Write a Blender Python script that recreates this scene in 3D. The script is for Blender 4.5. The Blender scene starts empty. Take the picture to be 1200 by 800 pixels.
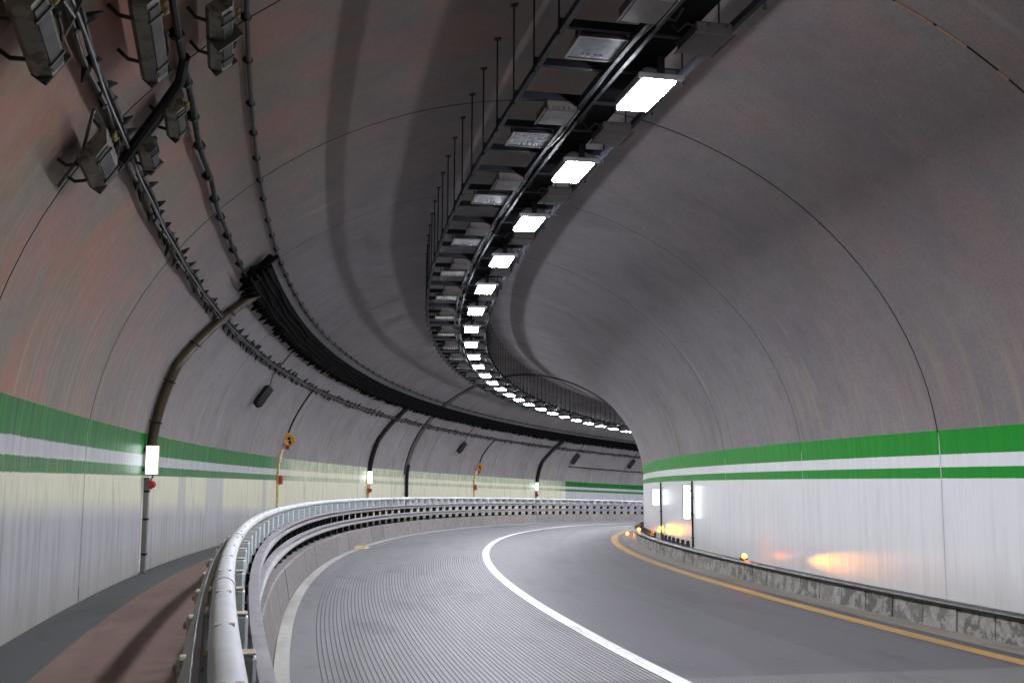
import bpy, bmesh, math, random
import numpy as np
from mathutils import Vector, Matrix
random.seed(7); rng = np.random.default_rng(7)
scene = bpy.context.scene
COL = scene.collection
R = math.radians

# ------------------------------------------------------------------ camera
CAM_H = 1.78                       # eye height above the carriageway
YAW, PITCH, ROLL = 0.287144, 0.126858, 0.00405
cd = bpy.data.cameras.new('camera'); cam = bpy.data.objects.new('camera', cd); COL.objects.link(cam)
cd.sensor_width = 36.0; cd.lens = 36.0 * 1302.37 / 1200.0; cd.clip_start = 0.05; cd.clip_end = 2000
_r0 = Vector((math.cos(YAW), -math.sin(YAW), 0)); _f0 = Vector((math.sin(YAW), math.cos(YAW), 0)); _z = Vector((0, 0, 1))
_D = math.cos(PITCH) * _f0 + math.sin(PITCH) * _z; _U = -math.sin(PITCH) * _f0 + math.cos(PITCH) * _z
_X = math.cos(ROLL) * _r0 + math.sin(ROLL) * _U; _U = -math.sin(ROLL) * _r0 + math.cos(ROLL) * _U
cam.matrix_world = Matrix(((_X.x, _U.x, -_D.x, 0), (_X.y, _U.y, -_D.y, 0), (_X.z, _U.z, -_D.z, CAM_H), (0, 0, 0, 1)))
scene.camera = cam

# ------------------------------------------------------------------ world, exposure
w = bpy.data.worlds.new('World'); scene.world = w; w.use_nodes = True
nt = w.node_tree; sky = nt.nodes.new('ShaderNodeTexSky'); sky.sky_type = 'NISHITA'; sky.sun_disc = False
sky.sun_elevation = R(1.0); sky.sun_rotation = R(200)
nt.nodes['Background'].inputs[1].default_value = 0.05
nt.links.new(sky.outputs[0], nt.nodes['Background'].inputs[0])
scene.view_settings.view_transform = 'Standard'; scene.view_settings.look = 'None'
scene.view_settings.gamma = 1; scene.view_settings.exposure = 1.4
LAMP_L = 78.0
scene.cycles.use_denoising = True
scene.cycles.max_bounces = 6; scene.cycles.diffuse_bounces = 5; scene.cycles.glossy_bounces = 3
scene.cycles.sample_clamp_indirect = 6.0
scene.cycles.caustics_reflective = False; scene.cycles.caustics_refractive = False

# ------------------------------------------------------------------ the tunnel's alignment
SC = 2.2
K0, K1, K2, G1, G2 = 0.0161333494, 0.000862260180, -1.77678863e-05, 0.00721890913, -0.000443079981
S_MIN, S_MAX = -30.0, 112.0
_ss = np.arange(S_MIN - 2, S_MAX + 2, 0.1)
def _th(m):
    u = m / SC
    u = np.clip(u, -9, 48)
    t = K0 * u + K1 * u * u / 2 + K2 * u ** 3 / 3
    k = K0 + K1 * u + K2 * u * u
    return t + k * (m / SC - u)
_tm = _th((_ss[1:] + _ss[:-1]) / 2)
_px = np.concatenate([[0], np.cumsum(np.sin(_tm) * 0.1)]); _py = np.concatenate([[0], np.cumsum(np.cos(_tm) * 0.1)])
_px -= np.interp(0, _ss, _px); _py -= np.interp(0, _ss, _py)
def _grade(s):
    return CAM_H + G1 * s + G2 / SC * s * s if s < 90 else CAM_H + G1 * 90 + G2 / SC * 8100 + (G1 + 2 * G2 / SC * 90) * (s - 90)
def frame(s):
    """origin on the reference line (eye level), tangent, left"""
    t = float(_th(np.array(s)))
    return (Vector((float(np.interp(s, _ss, _px)), float(np.interp(s, _ss, _py)), _grade(s))),
            Vector((math.sin(t), math.cos(t), 0)), Vector((-math.cos(t), math.sin(t), 0)))
def F(s, d, z):
    o, t, l = frame(s)
    return o + l * d + Vector((0, 0, z))
def M(s, d, z, rz=0.0):
    """matrix of a thing standing at (s, d, z): x ahead, y left, z up"""
    o, t, l = frame(s)
    m = Matrix(((t.x, l.x, 0, 0), (t.y, l.y, 0, 0), (0, 0, 1, 0), (0, 0, 0, 1)))
    return Matrix.Translation(o + l * d + Vector((0, 0, z))) @ m @ Matrix.Rotation(rz, 4, 'Z')
# the lining's cross section: a superellipse vault on upright walls (z from eye level)
PW, PH, PZ, PN, PD = 5.18, 4.40, 0.25, 1.9, -3.458
ROAD_Z, WALK_Z, LEDGE_Z = -1.78, -1.385, -1.485
def lin_d(z, side=1):
    k = max(0.0, (z - PZ) / PH)
    return PD + side * PW * max(0.0, 1 - k ** PN) ** (1 / PN)
def lin_z(d):
    return PZ + PH * max(0.0, 1 - (abs(d - PD) / PW) ** PN) ** (1 / PN)
def lin_norm(z, side=1):
    """inward normal (d, z) of the lining"""
    if z <= PZ + .02: return (-side, 0.0)
    e = .01
    a = (lin_d(z - e, side), z - e); b = (lin_d(z + e, side), z + e)
    t = (b[0] - a[0], b[1] - a[1]); L = math.hypot(*t)
    n = (-t[1] / L, t[0] / L) if side > 0 else (t[1] / L, -t[0] / L)
    return n if n[0] * side < 0 else (-n[0], -n[1])

# ------------------------------------------------------------------ materials
MATS = {}
class NT:
    def __init__(self, name):
        self.m = bpy.data.materials.new(name); self.m.use_nodes = True
        self.t = self.m.node_tree; self.b = self.t.nodes['Principled BSDF']; MATS[name] = self.m
    def n(self, typ, **kw):
        x = self.t.nodes.new('ShaderNode' + typ)
        for k, v in kw.items(): setattr(x, k, v)
        return x
    def l(self, a, b): self.t.links.new(a, b)
    def math(self, op, a, b=None, c=None, clamp=False):
        x = self.n('Math', operation=op, use_clamp=clamp)
        for i, v in enumerate((a, b, c)):
            if v is None: continue
            if isinstance(v, (int, float)): x.inputs[i].default_value = v
            else: self.l(v, x.inputs[i])
        return x.outputs[0]
    def uv(self):
        u = self.n('UVMap'); u.uv_map = 'uv'
        s = self.n('SeparateXYZ'); self.l(u.outputs[0], s.inputs[0])
        return u.outputs[0], s.outputs[0], s.outputs[1]
    def noise(self, vec, scale, detail=4, rough=.55, sx=1, sy=1, sz=1, off=0):
        mp = self.n('Mapping'); mp.inputs['Scale'].default_value = (sx, sy, sz); mp.inputs['Location'].default_value = (off, off * .7, off * .3)
        self.l(vec, mp.inputs[0])
        x = self.n('TexNoise'); x.inputs['Scale'].default_value = scale; x.inputs['Detail'].default_value = min(detail, 3); x.inputs['Roughness'].default_value = rough
        self.l(mp.outputs[0], x.inputs['Vector'])
        return x.outputs[0]
    def ramp(self, fac, stops):
        x = self.n('ValToRGB'); e = x.color_ramp.elements
        while len(e) < len(stops): e.new(.5)
        for el, (p, c) in zip(e, stops):
            el.position = p; el.color = (*c, 1) if not isinstance(c, (int, float)) else (c, c, c, 1)
        self.l(fac, x.inputs[0]); return x.outputs[0]
    def mix(self, fac, a, b, mode='MIX'):
        x = self.n('Mix', data_type='RGBA', blend_type=mode)
        for i, v in ((0, fac), (6, a), (7, b)):
            if isinstance(v, (int, float)): x.inputs[i].default_value = v
            elif isinstance(v, tuple): x.inputs[i].default_value = (*v, 1)
            else: self.l(v, x.inputs[i])
        return x.outputs[2]
    def smooth(self, x, a, b):
        m = self.n('MapRange', interpolation_type='SMOOTHSTEP')
        m.inputs[1].default_value = a; m.inputs[2].default_value = b
        self.l(x, m.inputs[0]); return m.outputs[0]
    def band(self, x, a, b, e=.006):
        return self.math('MULTIPLY', self.smooth(x, a - e, a + e), self.math('SUBTRACT', 1.0, self.smooth(x, b - e, b + e)))
    def bump(self, h, strength=.3, dist=.01):
        x = self.n('Bump'); x.inputs['Strength'].default_value = strength; x.inputs['Distance'].default_value = dist
        self.l(h, x.inputs['Height']); self.l(x.outputs[0], self.b.inputs['Normal'])
    def col(self, c):
        if isinstance(c, tuple): self.b.inputs['Base Color'].default_value = (*c, 1)
        else: self.l(c, self.b.inputs['Base Color'])
    def rough(self, r):
        if isinstance(r, (int, float)): self.b.inputs['Roughness'].default_value = r
        else: self.l(r, self.b.inputs['Roughness'])

def simple(name, c, rough=.5, metal=0.0, var=.25, scale=8.0, rust=None, rust_amt=.5, spec=.5):
    """worn paint or metal: colour broken up by two noises in object space, with optional rust"""
    k = NT(name); g = k.n('NewGeometry').outputs['Position']
    a = k.noise(g, scale, 5, .6); b = k.noise(g, scale * .21, 3, .5, off=3)
    f = k.math('MULTIPLY', k.math('ADD', a, b), .5)
    dark = tuple(x * (1 - var) for x in c); lite = tuple(min(1, x * (1 + var)) for x in c)
    col = k.ramp(f, [(.32, dark), (.68, lite)])
    if rust:
        r = k.smooth(k.noise(g, scale * 1.7, 6, .7, off=9), 1 - rust_amt - .06, 1 - rust_amt + .06)
        col = k.mix(r, col, rust)
    k.col(col); k.rough(k.ramp(a, [(.3, max(.05, rough - .1)), (.7, min(1, rough + .12))]))
    k.b.inputs['Metallic'].default_value = metal
    k.b.inputs['Specular IOR Level'].default_value = spec
    k.bump(a, .15, .004)
    return k.m
def emit(name, c, strength, base=(.8, .8, .8)):
    k = NT(name); k.col(base); k.b.inputs['Emission Color'].default_value = (*c, 1); k.b.inputs['Emission Strength'].default_value = strength
    return k.m

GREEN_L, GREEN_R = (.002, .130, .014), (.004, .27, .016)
def wall_paint(name, left):
    k = NT(name); vec, u, v = k.uv()
    streak = k.noise(vec, 1.0, 6, .65, sx=7, sy=.45)
    fine = k.noise(vec, 1.0, 5, .7, sx=30, sy=2.2, off=5)
    blot = k.noise(vec, 1.0, 5, .6, sx=.8, sy=1.4, off=11)
    edge = k.math('MULTIPLY', k.math('SUBTRACT', fine, .5), .05 if left else .014)
    ve = k.math('ADD', v, edge)
    if left:
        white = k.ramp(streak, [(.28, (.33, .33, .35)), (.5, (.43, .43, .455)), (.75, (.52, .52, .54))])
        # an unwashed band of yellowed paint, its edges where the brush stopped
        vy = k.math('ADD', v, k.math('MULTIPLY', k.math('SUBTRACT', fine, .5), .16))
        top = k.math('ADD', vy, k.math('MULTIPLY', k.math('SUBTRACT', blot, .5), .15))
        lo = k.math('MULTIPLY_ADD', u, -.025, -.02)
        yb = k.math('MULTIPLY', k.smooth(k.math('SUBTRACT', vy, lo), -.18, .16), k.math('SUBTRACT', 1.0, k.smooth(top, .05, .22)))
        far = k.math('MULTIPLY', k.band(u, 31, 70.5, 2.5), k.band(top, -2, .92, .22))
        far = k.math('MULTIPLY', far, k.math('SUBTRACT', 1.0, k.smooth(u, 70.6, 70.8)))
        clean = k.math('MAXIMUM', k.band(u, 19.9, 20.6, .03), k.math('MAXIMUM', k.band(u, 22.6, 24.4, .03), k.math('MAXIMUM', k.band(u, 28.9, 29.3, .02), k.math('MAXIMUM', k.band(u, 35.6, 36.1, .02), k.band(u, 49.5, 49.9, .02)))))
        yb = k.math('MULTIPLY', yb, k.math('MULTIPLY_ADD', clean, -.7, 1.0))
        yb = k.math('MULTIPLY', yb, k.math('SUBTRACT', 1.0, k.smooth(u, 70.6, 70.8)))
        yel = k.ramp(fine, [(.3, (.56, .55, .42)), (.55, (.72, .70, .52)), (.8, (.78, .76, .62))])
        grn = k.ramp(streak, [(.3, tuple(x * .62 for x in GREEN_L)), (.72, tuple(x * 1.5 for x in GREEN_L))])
        dirt = (.30, .27, .23)
    else:
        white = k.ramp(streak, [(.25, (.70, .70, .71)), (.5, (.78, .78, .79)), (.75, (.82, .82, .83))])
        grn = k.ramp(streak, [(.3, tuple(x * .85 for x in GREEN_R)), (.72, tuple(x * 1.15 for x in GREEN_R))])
    g = k.math('MAXIMUM', k.band(ve, .325, .70), k.band(ve, .025, .165))
    col = white
    if left:
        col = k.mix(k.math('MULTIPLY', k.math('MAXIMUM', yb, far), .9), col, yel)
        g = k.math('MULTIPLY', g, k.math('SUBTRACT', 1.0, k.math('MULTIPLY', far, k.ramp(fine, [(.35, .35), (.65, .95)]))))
        low = k.math('MULTIPLY', k.band(ve, .0, .165), k.ramp(fine, [(.45, 0), (.75, .3)]))
        g = k.math('MULTIPLY', g, k.math('SUBTRACT', 1.0, low))
    # scuffs and run-down dirt
    sc = k.math('MULTIPLY', k.smooth(k.noise(vec, 1.0, 6, .7, sx=5, sy=.8, off=21), .56, .74), .35 if left else .13)
    col = k.mix(sc, col, (.22, .20, .17) if left else (.5, .48, .44))
    col = k.mix(g, col, grn); col = k.mix(k.math('MULTIPLY', sc, .35), col, (.07, .12, .06))
    # splashed dirt with a ragged top edge along the foot of the wall
    foot = k.math('SUBTRACT', 1.0, k.smooth(k.math('ADD', v, k.math('MULTIPLY', k.math('SUBTRACT', fine, .5), .5)), -1.46, -.85))
    col = k.mix(k.math('MULTIPLY', foot, .6 if left else .42), col, (.30, .28, .21) if left else (.42, .40, .35))
    k.col(col)
    k.rough(k.ramp(fine, [(.3, .42 if left else .30), (.7, .6 if left else .42)]))
    k.b.inputs['Specular IOR Level'].default_value = .12 if left else .25
    k.b.inputs['Coat Weight'].default_value = .12 if left else .18
    k.b.inputs['Coat Roughness'].default_value = .22 if left else .26
    # upright brush waves: they spread reflections sideways
    hh = k.noise(vec, 1.0, 2, .5, sx=9, sy=.22, off=31)
    k.bump(hh, .5, .012)
    return k.m
def vault(name):
    k = NT(name); vec, u, v = k.uv()
    streak = k.noise(vec, 1.0, 7, .65, sx=5, sy=.35)
    blot = k.noise(vec, .55, 6, .62, off=4)
    fine = k.noise(vec, 9, 6, .7, off=8)
    cloud = k.noise(vec, 1.6, 6, .7, off=41); grit = k.noise(vec, 34, 3, .7, off=51)
    mixf = k.math('MULTIPLY_ADD', streak, .06, k.math('MULTIPLY_ADD', blot, .48, k.math('MULTIPLY', cloud, .46)))
    base = k.ramp(mixf, [(.32, (.185, .168, .178)), (.5, (.245, .226, .238)), (.68, (.315, .293, .306))])
    base = k.mix(k.ramp(grit, [(.36, .5), (.6, 0.0)]), base, (.135, .122, .128))
    base = k.mix(k.math('MULTIPLY', k.smooth(cloud, .52, .66), .35), base, (.14, .131, .132))
    # warm light on the near bays painted in as patchy brown, mostly left flank
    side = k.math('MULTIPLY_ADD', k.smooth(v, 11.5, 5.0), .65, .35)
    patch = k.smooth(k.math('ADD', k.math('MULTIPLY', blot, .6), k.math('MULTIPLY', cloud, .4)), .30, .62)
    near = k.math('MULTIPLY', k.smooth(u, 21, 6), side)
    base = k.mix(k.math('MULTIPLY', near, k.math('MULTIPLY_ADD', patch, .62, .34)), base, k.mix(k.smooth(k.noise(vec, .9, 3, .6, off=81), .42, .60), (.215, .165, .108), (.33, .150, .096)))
    # streaks washed down the flank just above the painted band
    wash = k.math('MULTIPLY', k.smooth(k.noise(vec, 1.0, 7, .7, sx=5.5, sy=.3, off=17), .48, .66), k.math('MAXIMUM', k.smooth(v, 5.2, 2.6), k.smooth(v, 14.6, 16.6)))
    base = k.mix(k.math('MULTIPLY', wash, .5), base, (.34, .28, .20))
    lime = k.math('MULTIPLY', k.smooth(k.noise(vec, 1.0, 5, .6, sx=1.6, sy=.25, off=27), .66, .72), .3)
    base = k.mix(lime, base, (.36, .35, .345))
    k.col(base); k.rough(k.ramp(fine, [(.3, .66), (.7, .88)])); k.b.inputs['Specular IOR Level'].default_value = .3
    k.bump(fine, .28, .012)
    return k.m
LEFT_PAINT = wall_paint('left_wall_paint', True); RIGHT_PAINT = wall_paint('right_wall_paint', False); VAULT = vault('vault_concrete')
def road_mat(name, c, gloss, seam=False, worn=None):
    k = NT(name); vec, u, v = k.uv()
    a = k.noise(vec, 60, 4, .7); b = k.noise(vec, 1.0, 5, .6, sx=.25, sy=2.2, off=3); d = k.noise(vec, 5, 5, .65, off=8)
    f = k.math('ADD', k.math('MULTIPLY', a, .3), k.math('MULTIPLY_ADD', b, .4, k.math('MULTIPLY', d, .3)))
    col = k.ramp(f, [(.33, tuple(x * .68 for x in c)), (.66, tuple(x * 1.3 for x in c))])
    if seam:   # older pale concrete bay in front of a sawn joint
        col = k.mix(k.math('SUBTRACT', 1.0, k.smooth(k.math('ADD', u, k.math('MULTIPLY', d, .1)), 9.75, 9.85)), col, k.ramp(f, [(.33, (.105, .101, .102)), (.66, (.165, .16, .158))]))
    # wheel-track polish and dark drips
    st = k.math('MULTIPLY', k.smooth(k.noise(vec, 1.0, 6, .7, sx=.35, sy=1.2, off=15), .50, .72), .5)
    col = k.mix(st, col, tuple(x * .45 for x in c))
    spk = k.math('MULTIPLY', k.smooth(k.noise(vec, 220, 2, .6, off=25), .62, .72), .35); col = k.mix(spk, col, tuple(min(1, x * 2.2) for x in c))
    oil = k.math('MULTIPLY', k.smooth(k.noise(vec, 2.6, 3, .6, off=35), .66, .72), .4); col = k.mix(oil, col, tuple(x * .4 for x in c))
    if worn:
        wr = k.math('ADD', k.math('MULTIPLY', k.smooth(k.noise(vec, 1.0, 3, .7, sx=1.5, sy=14, off=61), .54, .70), .55), k.math('MULTIPLY', k.smooth(k.noise(vec, 24, 3, .7, off=71), .60, .68), .6), clamp=True)
        col = k.mix(wr, col, worn)
    k.col(col); k.rough(k.ramp(f, [(.3, gloss - .1), (.7, gloss + .12)])); k.b.inputs['Specular IOR Level'].default_value = .35
    k.bump(a, .35, .004)
    return k.m
LANE_L = road_mat('grooved_concrete', (.188, .182, .192), .6, seam=True); GROOVE = simple('groove_dirt', (.088, .085, .095), .8)
LANE_R = road_mat('worn_asphalt', (.085, .080, .088), .55, seam=True)
GUTTER = road_mat('gutter_concrete', (.22, .195, .165), .7)
WALK_RED = road_mat('red_walkway_coating', (.175, .112, .092), .75); WALK_GREY = road_mat('grey_walkway_screed', (.078, .080, .079), .7)
PALE = road_mat('pale_edge_strip', (.40, .39, .36), .6)
LINE_W = road_mat('white_road_paint', (.62, .62, .62), .6, worn=(.30, .29, .30)); LINE_Y = road_mat('yellow_road_paint', (.44, .25, .065), .6, worn=(.22, .16, .10))
def kerb_mat(name, c, stain, amt):
    k = NT(name); g = k.n('NewGeometry').outputs['Position']
    a = k.noise(g, 4.5, 6, .7); b = k.noise(g, 16, 5, .65, off=3); oi = k.n('ObjectInfo').outputs['Random']
    col = k.ramp(b, [(.3, tuple(x * .7 for x in c)), (.7, tuple(x * 1.2 for x in c))])
    col = k.mix(k.math('MULTIPLY', k.math('MULTIPLY', k.smooth(a, .46, .56), k.math('MULTIPLY_ADD', oi, .6, .4)), amt), col, stain)
    col = k.mix(k.math('MULTIPLY', oi, .3), col, tuple(x * .6 for x in c))
    k.col(col); k.rough(.75); k.bump(b, .5, .012)
    return k.m
KERB_R = kerb_mat('stained_kerb_concrete', (.32, .305, .275), (.055, .05, .043), .95)
KERB_L = kerb_mat('kerb_concrete', (.235, .21, .208), (.12, .10, .085), .5)
COPING = simple('dark_coping', (.045, .045, .043), .45, var=.4)
DARKJOINT = simple('joint_shadow_gap', (.03, .028, .027), .9)
MORTAR = simple('pale_mortar', (.55, .53, .50), .8); WALLSEAL = simple('wall_joint_seal', (.50, .50, .50), .6)
RAIL = simple('galvanised_rail_paint', (.66, .67, .68), .66, 0, .16, 5, rust=(.48, .45, .41), rust_amt=.28, spec=.35)
BEAM = simple('beam_paint', (.33, .315, .335), .5, .1, .25, 9, rust=(.15, .10, .08), rust_amt=.36)
POST = simple('pale_post_paint', (.58, .65, .66), .5, .05, .15, 12, rust=(.32, .17, .07), rust_amt=.3)
RUST = simple('rusty_cap', (.50, .36, .20), .7, 0, .4, 30, rust=(.6, .57, .50), rust_amt=.52)
BLACK = simple('black_steel', (.010, .0105, .013), .6, .1, .35, spec=.25)
RACK = simple('painted_rack_steel', (.011, .012, .017), .6, .1, .3, spec=.25)
TRAYM = simple('sooty_tray_steel', (.0035, .0037, .0042), .9, 0, .3, spec=.06)
CABLE = simple('sooty_cable', (.016, .015, .0145), .65, 0, .4, spec=.2)
CONDUIT = simple('grimy_conduit', (.05, .045, .04), .55, .1, .35, spec=.3)
BRIGHTCABLE = simple('pale_cable', (.07, .068, .066), .5, .05, .5, 3)
BROWN = simple('brown_duct_paint', (.05, .034, .013), .5, .05, .3)
OLIVE = simple('dusty_lamp_enamel', (.125, .112, .08), .45, .05, .45, 6, rust=(.045, .033, .022), rust_amt=.45)
LAMPGREY = simple('lamp_housing_paint', (.17, .165, .16), .45, .2, .2)
BOXGREY = simple('ballast_box_paint', (.07, .058, .056), .55, .1, .25, rust=(.06, .045, .04), rust_amt=.4)
BAR = simple('bright_aluminium', (.62, .62, .64), .35, .6, .12)
CREAM = simple('cream_sign_frame', (.62, .52, .32), .5, 0, .2)
REDP = simple('red_paint', (.42, .03, .03), .4, 0, .3)
ORANGE = simple('orange_siren_paint', (.55, .26, .025), .45, 0, .25)
YELLOWP = simple('yellow_post_paint', (.66, .50, .20), .5, 0, .3, rust=(.75, .68, .55), rust_amt=.45)
GREYPOST = simple('grey_wall_post', (.20, .19, .18), .5, .2, .25)
WHITEP = simple('white_strip_paint', (.66, .64, .60), .5)
BRASS = simple('brass_fitting', (.20, .165, .05), .5, .2, .3)
SEAL = simple('copper_joint_strip', (.55, .30, .20), .5, .2, .35)
LIT = emit('lit_lamp_lens', (.89, .915, 1.0), LAMP_L)
SIGNLIT = emit('lit_sign_panel', (.90, 1.0, .98), 2.0); AMBER = emit('lit_amber_lens', (1.0, .17, .004), 16.0)
k = NT('dusty_lamp_glass'); g = k.n('NewGeometry').outputs['Position']; a = k.noise(g, 14, 4, .6)
k.col(k.ramp(a, [(.3, (.085, .095, .105)), (.7, (.19, .205, .22))])); k.rough(.22); k.b.inputs['Coat Weight'].default_value = .6; GLASS = k.m
OLDGLASS = simple('sooted_lamp_glass', (.035, .033, .029), .6, 0, .4, spec=.2)

# ------------------------------------------------------------------ mesh helpers
class MB:
    def __init__(self): self.v = []; self.f = []; self.mi = []; self.uvs = []
    def add(self, vs, fs, mi=0):
        o = len(self.v); self.v += [tuple(x) for x in vs]; self.f += [tuple(i + o for i in f) for f in fs]; self.mi += [mi] * len(fs)
    def box(self, x0, x1, y0, y1, z0, z1, mi=0, bev=0.0):
        if x0 > x1: x0, x1 = x1, x0
        if y0 > y1: y0, y1 = y1, y0
        if z0 > z1: z0, z1 = z1, z0
        b = min(bev, (x1 - x0) * .45, (y1 - y0) * .45, (z1 - z0) * .45)
        if b <= 0:
            vs = [(x, y, z) for x in (x0, x1) for y in (y0, y1) for z in (z0, z1)]
            self.add(vs, [(0, 1, 3, 2), (4, 6, 7, 5), (0, 4, 5, 1), (2, 3, 7, 6), (0, 2, 6, 4), (1, 5, 7, 3)], mi)
            return
        bm = bmesh.new(); bmesh.ops.create_cube(bm, size=1)
        for v in bm.verts: v.co = ((x0 + x1) / 2 + v.co.x * (x1 - x0), (y0 + y1) / 2 + v.co.y * (y1 - y0), (z0 + z1) / 2 + v.co.z * (z1 - z0))
        bmesh.ops.bevel(bm, geom=bm.edges[:], offset=b, segments=1, affect='EDGES')
        bm.verts.index_update(); self.add([v.co[:] for v in bm.verts], [[v.index for v in f.verts] for f in bm.faces], mi); bm.free()
    def tube(self, pts, r, n=8, mi=0, cap=True):
        pts = [Vector(p) for p in pts]; m = len(pts)
        rs = r if isinstance(r, (list, tuple)) else [r] * m
        T = [(pts[min(i + 1, m - 1)] - pts[max(i - 1, 0)]).normalized() for i in range(m)]
        up = Vector((0, 0, 1)) if abs(T[0].z) < .9 else Vector((1, 0, 0))
        a = T[0].cross(up).normalized(); vs = []
        for i in range(m):
            a = (a - T[i] * a.dot(T[i])).normalized(); b = T[i].cross(a)
            vs += [pts[i] + (a * math.cos(2 * math.pi * j / n) + b * math.sin(2 * math.pi * j / n)) * rs[i] for j in range(n)]
        fs = [(i * n + j, i * n + (j + 1) % n, (i + 1) * n + (j + 1) % n, (i + 1) * n + j) for i in range(m - 1) for j in range(n)]
        if cap: fs += [tuple(range(n - 1, -1, -1)), tuple((m - 1) * n + j for j in range(n))]
        self.add(vs, fs, mi)
    def bar(self, p, q, wid, hei, up=(0, 0, 1), mi=0):
        p, q = Vector(p), Vector(q); t = (q - p).normalized(); u = Vector(up); a = t.cross(u).normalized(); b = a.cross(t)
        vs = [c + a * sx * wid / 2 + b * sz * hei / 2 for c in (p, q) for sx, sz in ((-1, -1), (1, -1), (1, 1), (-1, 1))]
        self.add(vs, [(0, 1, 2, 3), (7, 6, 5, 4), (0, 4, 5, 1), (1, 5, 6, 2), (2, 6, 7, 3), (3, 7, 4, 0)], mi)
    def lathe(self, c, axis, prof, n=16, mi=0):
        axis = Vector(axis).normalized(); up = Vector((0, 0, 1)) if abs(axis.z) < .9 else Vector((1, 0, 0))
        a = axis.cross(up).normalized(); b = axis.cross(a); c = Vector(c); vs = []
        for h, r in prof: vs += [c + axis * h + (a * math.cos(2 * math.pi * j / n) + b * math.sin(2 * math.pi * j / n)) * max(r, 1e-4) for j in range(n)]
        fs = [(i * n + j, i * n + (j + 1) % n, (i + 1) * n + (j + 1) % n, (i + 1) * n + j) for i in range(len(prof) - 1) for j in range(n)]
        fs += [tuple(range(n - 1, -1, -1)), tuple((len(prof) - 1) * n + j for j in range(n))]
        self.add(vs, fs, mi)
    def mesh(self, name, mats, smooth=False):
        me = bpy.data.meshes.new(name); me.from_pydata(self.v, [], self.f)
        if not isinstance(mats, (list, tuple)): mats = [mats]
        for m in mats: me.materials.append(m)
        me.polygons.foreach_set('material_index', self.mi)
        bm = bmesh.new(); bm.from_mesh(me); bmesh.ops.recalc_face_normals(bm, faces=bm.faces[:]); bm.to_mesh(me); bm.free()
        if smooth:
            me.polygons.foreach_set('use_smooth', [True] * len(me.polygons))
            try: me.set_sharp_from_angle(angle=R(38))
            except Exception: pass
        return me
    def split(self):
        """one MB for each loose piece"""
        par = list(range(len(self.v)))
        def find(i):
            while par[i] != i: par[i] = par[par[i]]; i = par[i]
            return i
        for f in self.f:
            for j in f[1:]: par[find(j)] = find(f[0])
        out = {}
        for f, m in zip(self.f, self.mi): out.setdefault(find(f[0]), []).append((f, m))
        res = []
        for fs in out.values():
            ids = sorted({i for f, _ in fs for i in f}); mp = {a: b for b, a in enumerate(ids)}
            mb = MB(); mb.v = [self.v[i] for i in ids]; mb.f = [tuple(mp[i] for i in f) for f, _ in fs]; mb.mi = [m for _, m in fs]; res.append(mb)
        return res
    def build(self, name, mats, parent=None, smooth=False):
        return link(name, self.mesh(name, mats, smooth), parent)
def link(name, me, parent=None):
    o = bpy.data.objects.new(name, me); COL.objects.link(o)
    if parent is not None: o.parent = parent
    return o
def tag(o, label=None, cat=None, group=None, kind=None):
    if label: o['label'] = label
    if cat: o['category'] = cat
    if group: o['group'] = group
    if kind: o['kind'] = kind
    return o
def empty(name, mat=None):
    o = bpy.data.objects.new(name, None); COL.objects.link(o); o.empty_display_size = .2
    if mat is not None: o.matrix_world = mat
    return o
def tree_copy(o, parent=None):
    c = o.copy(); COL.objects.link(c); c.parent = parent
    for ch in [x for x in KIDS.get(o.name, [])]: 
        n = tree_copy(ch, c); KIDS.setdefault(c.name, []).append(n)
    return c
KIDS = {}
PIECES = {'bracket', 'clamp', 'knob', 'rib', 'rod', 'flange', 'cable'}
def part(mb, name, mats, parent, smooth=False):
    if name in PIECES:
        for q in mb.split(): o = q.build(name, mats, parent, smooth); KIDS.setdefault(parent.name, []).append(o)
        return o
    o = mb.build(name, mats, parent, smooth); KIDS.setdefault(parent.name, []).append(o); return o
def sweep(name, prof, s_list, mats, parent=None, closed=False, uvf=None, mi=None, smooth=True, caps=False, sharp=50, flip=False):
    """carry a cross section [(d, z)] along the tunnel; uv = (metres along, uvf(k))"""
    n = len(prof); vs = []; fs = []; uvs = []; mids = []
    for s in s_list:
        o, t, l = frame(s)
        vs += [(o + l * d + Vector((0, 0, z)))[:] for d, z in prof]
    m = n if closed else n - 1
    vv = [uvf(k) for k in range(n)] if uvf else [p[0] for p in prof]
    for i in range(len(s_list) - 1):
        for j in range(m):
            j2 = (j + 1) % n; q = (i * n + j, i * n + j2, (i + 1) * n + j2, (i + 1) * n + j)
            uq = ((s_list[i], vv[j]), (s_list[i], vv[j2]), (s_list[i + 1], vv[j2]), (s_list[i + 1], vv[j]))
            if flip: q = q[::-1]; uq = uq[::-1]
            fs.append(q); uvs += uq; mids.append(mi[j] if mi else 0)
    if caps and closed:
        for r, base in ((range(n), 0), (range(n - 1, -1, -1), (len(s_list) - 1) * n)):
            fs.append(tuple(base + j for j in r)); uvs += [(s_list[0], vv[j]) for j in r]; mids.append(0)
    me = bpy.data.meshes.new(name); me.from_pydata(vs, [], fs)
    for mm in (mats if isinstance(mats, (list, tuple)) else [mats]): me.materials.append(mm)
    me.polygons.foreach_set('material_index', mids)
    ul = me.uv_layers.new(name='uv'); ul.data.foreach_set('uv', np.array(uvs, dtype=np.float32).ravel())
    if smooth:
        me.polygons.foreach_set('use_smooth', [True] * len(fs))
        try: me.set_sharp_from_angle(angle=R(sharp))
        except Exception: pass
    return link(name, me, parent)
def rngs(a, b, step):
    n = max(1, int(math.ceil((b - a) / step))); return [a + (b - a) * i / n for i in range(n + 1)]
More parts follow.
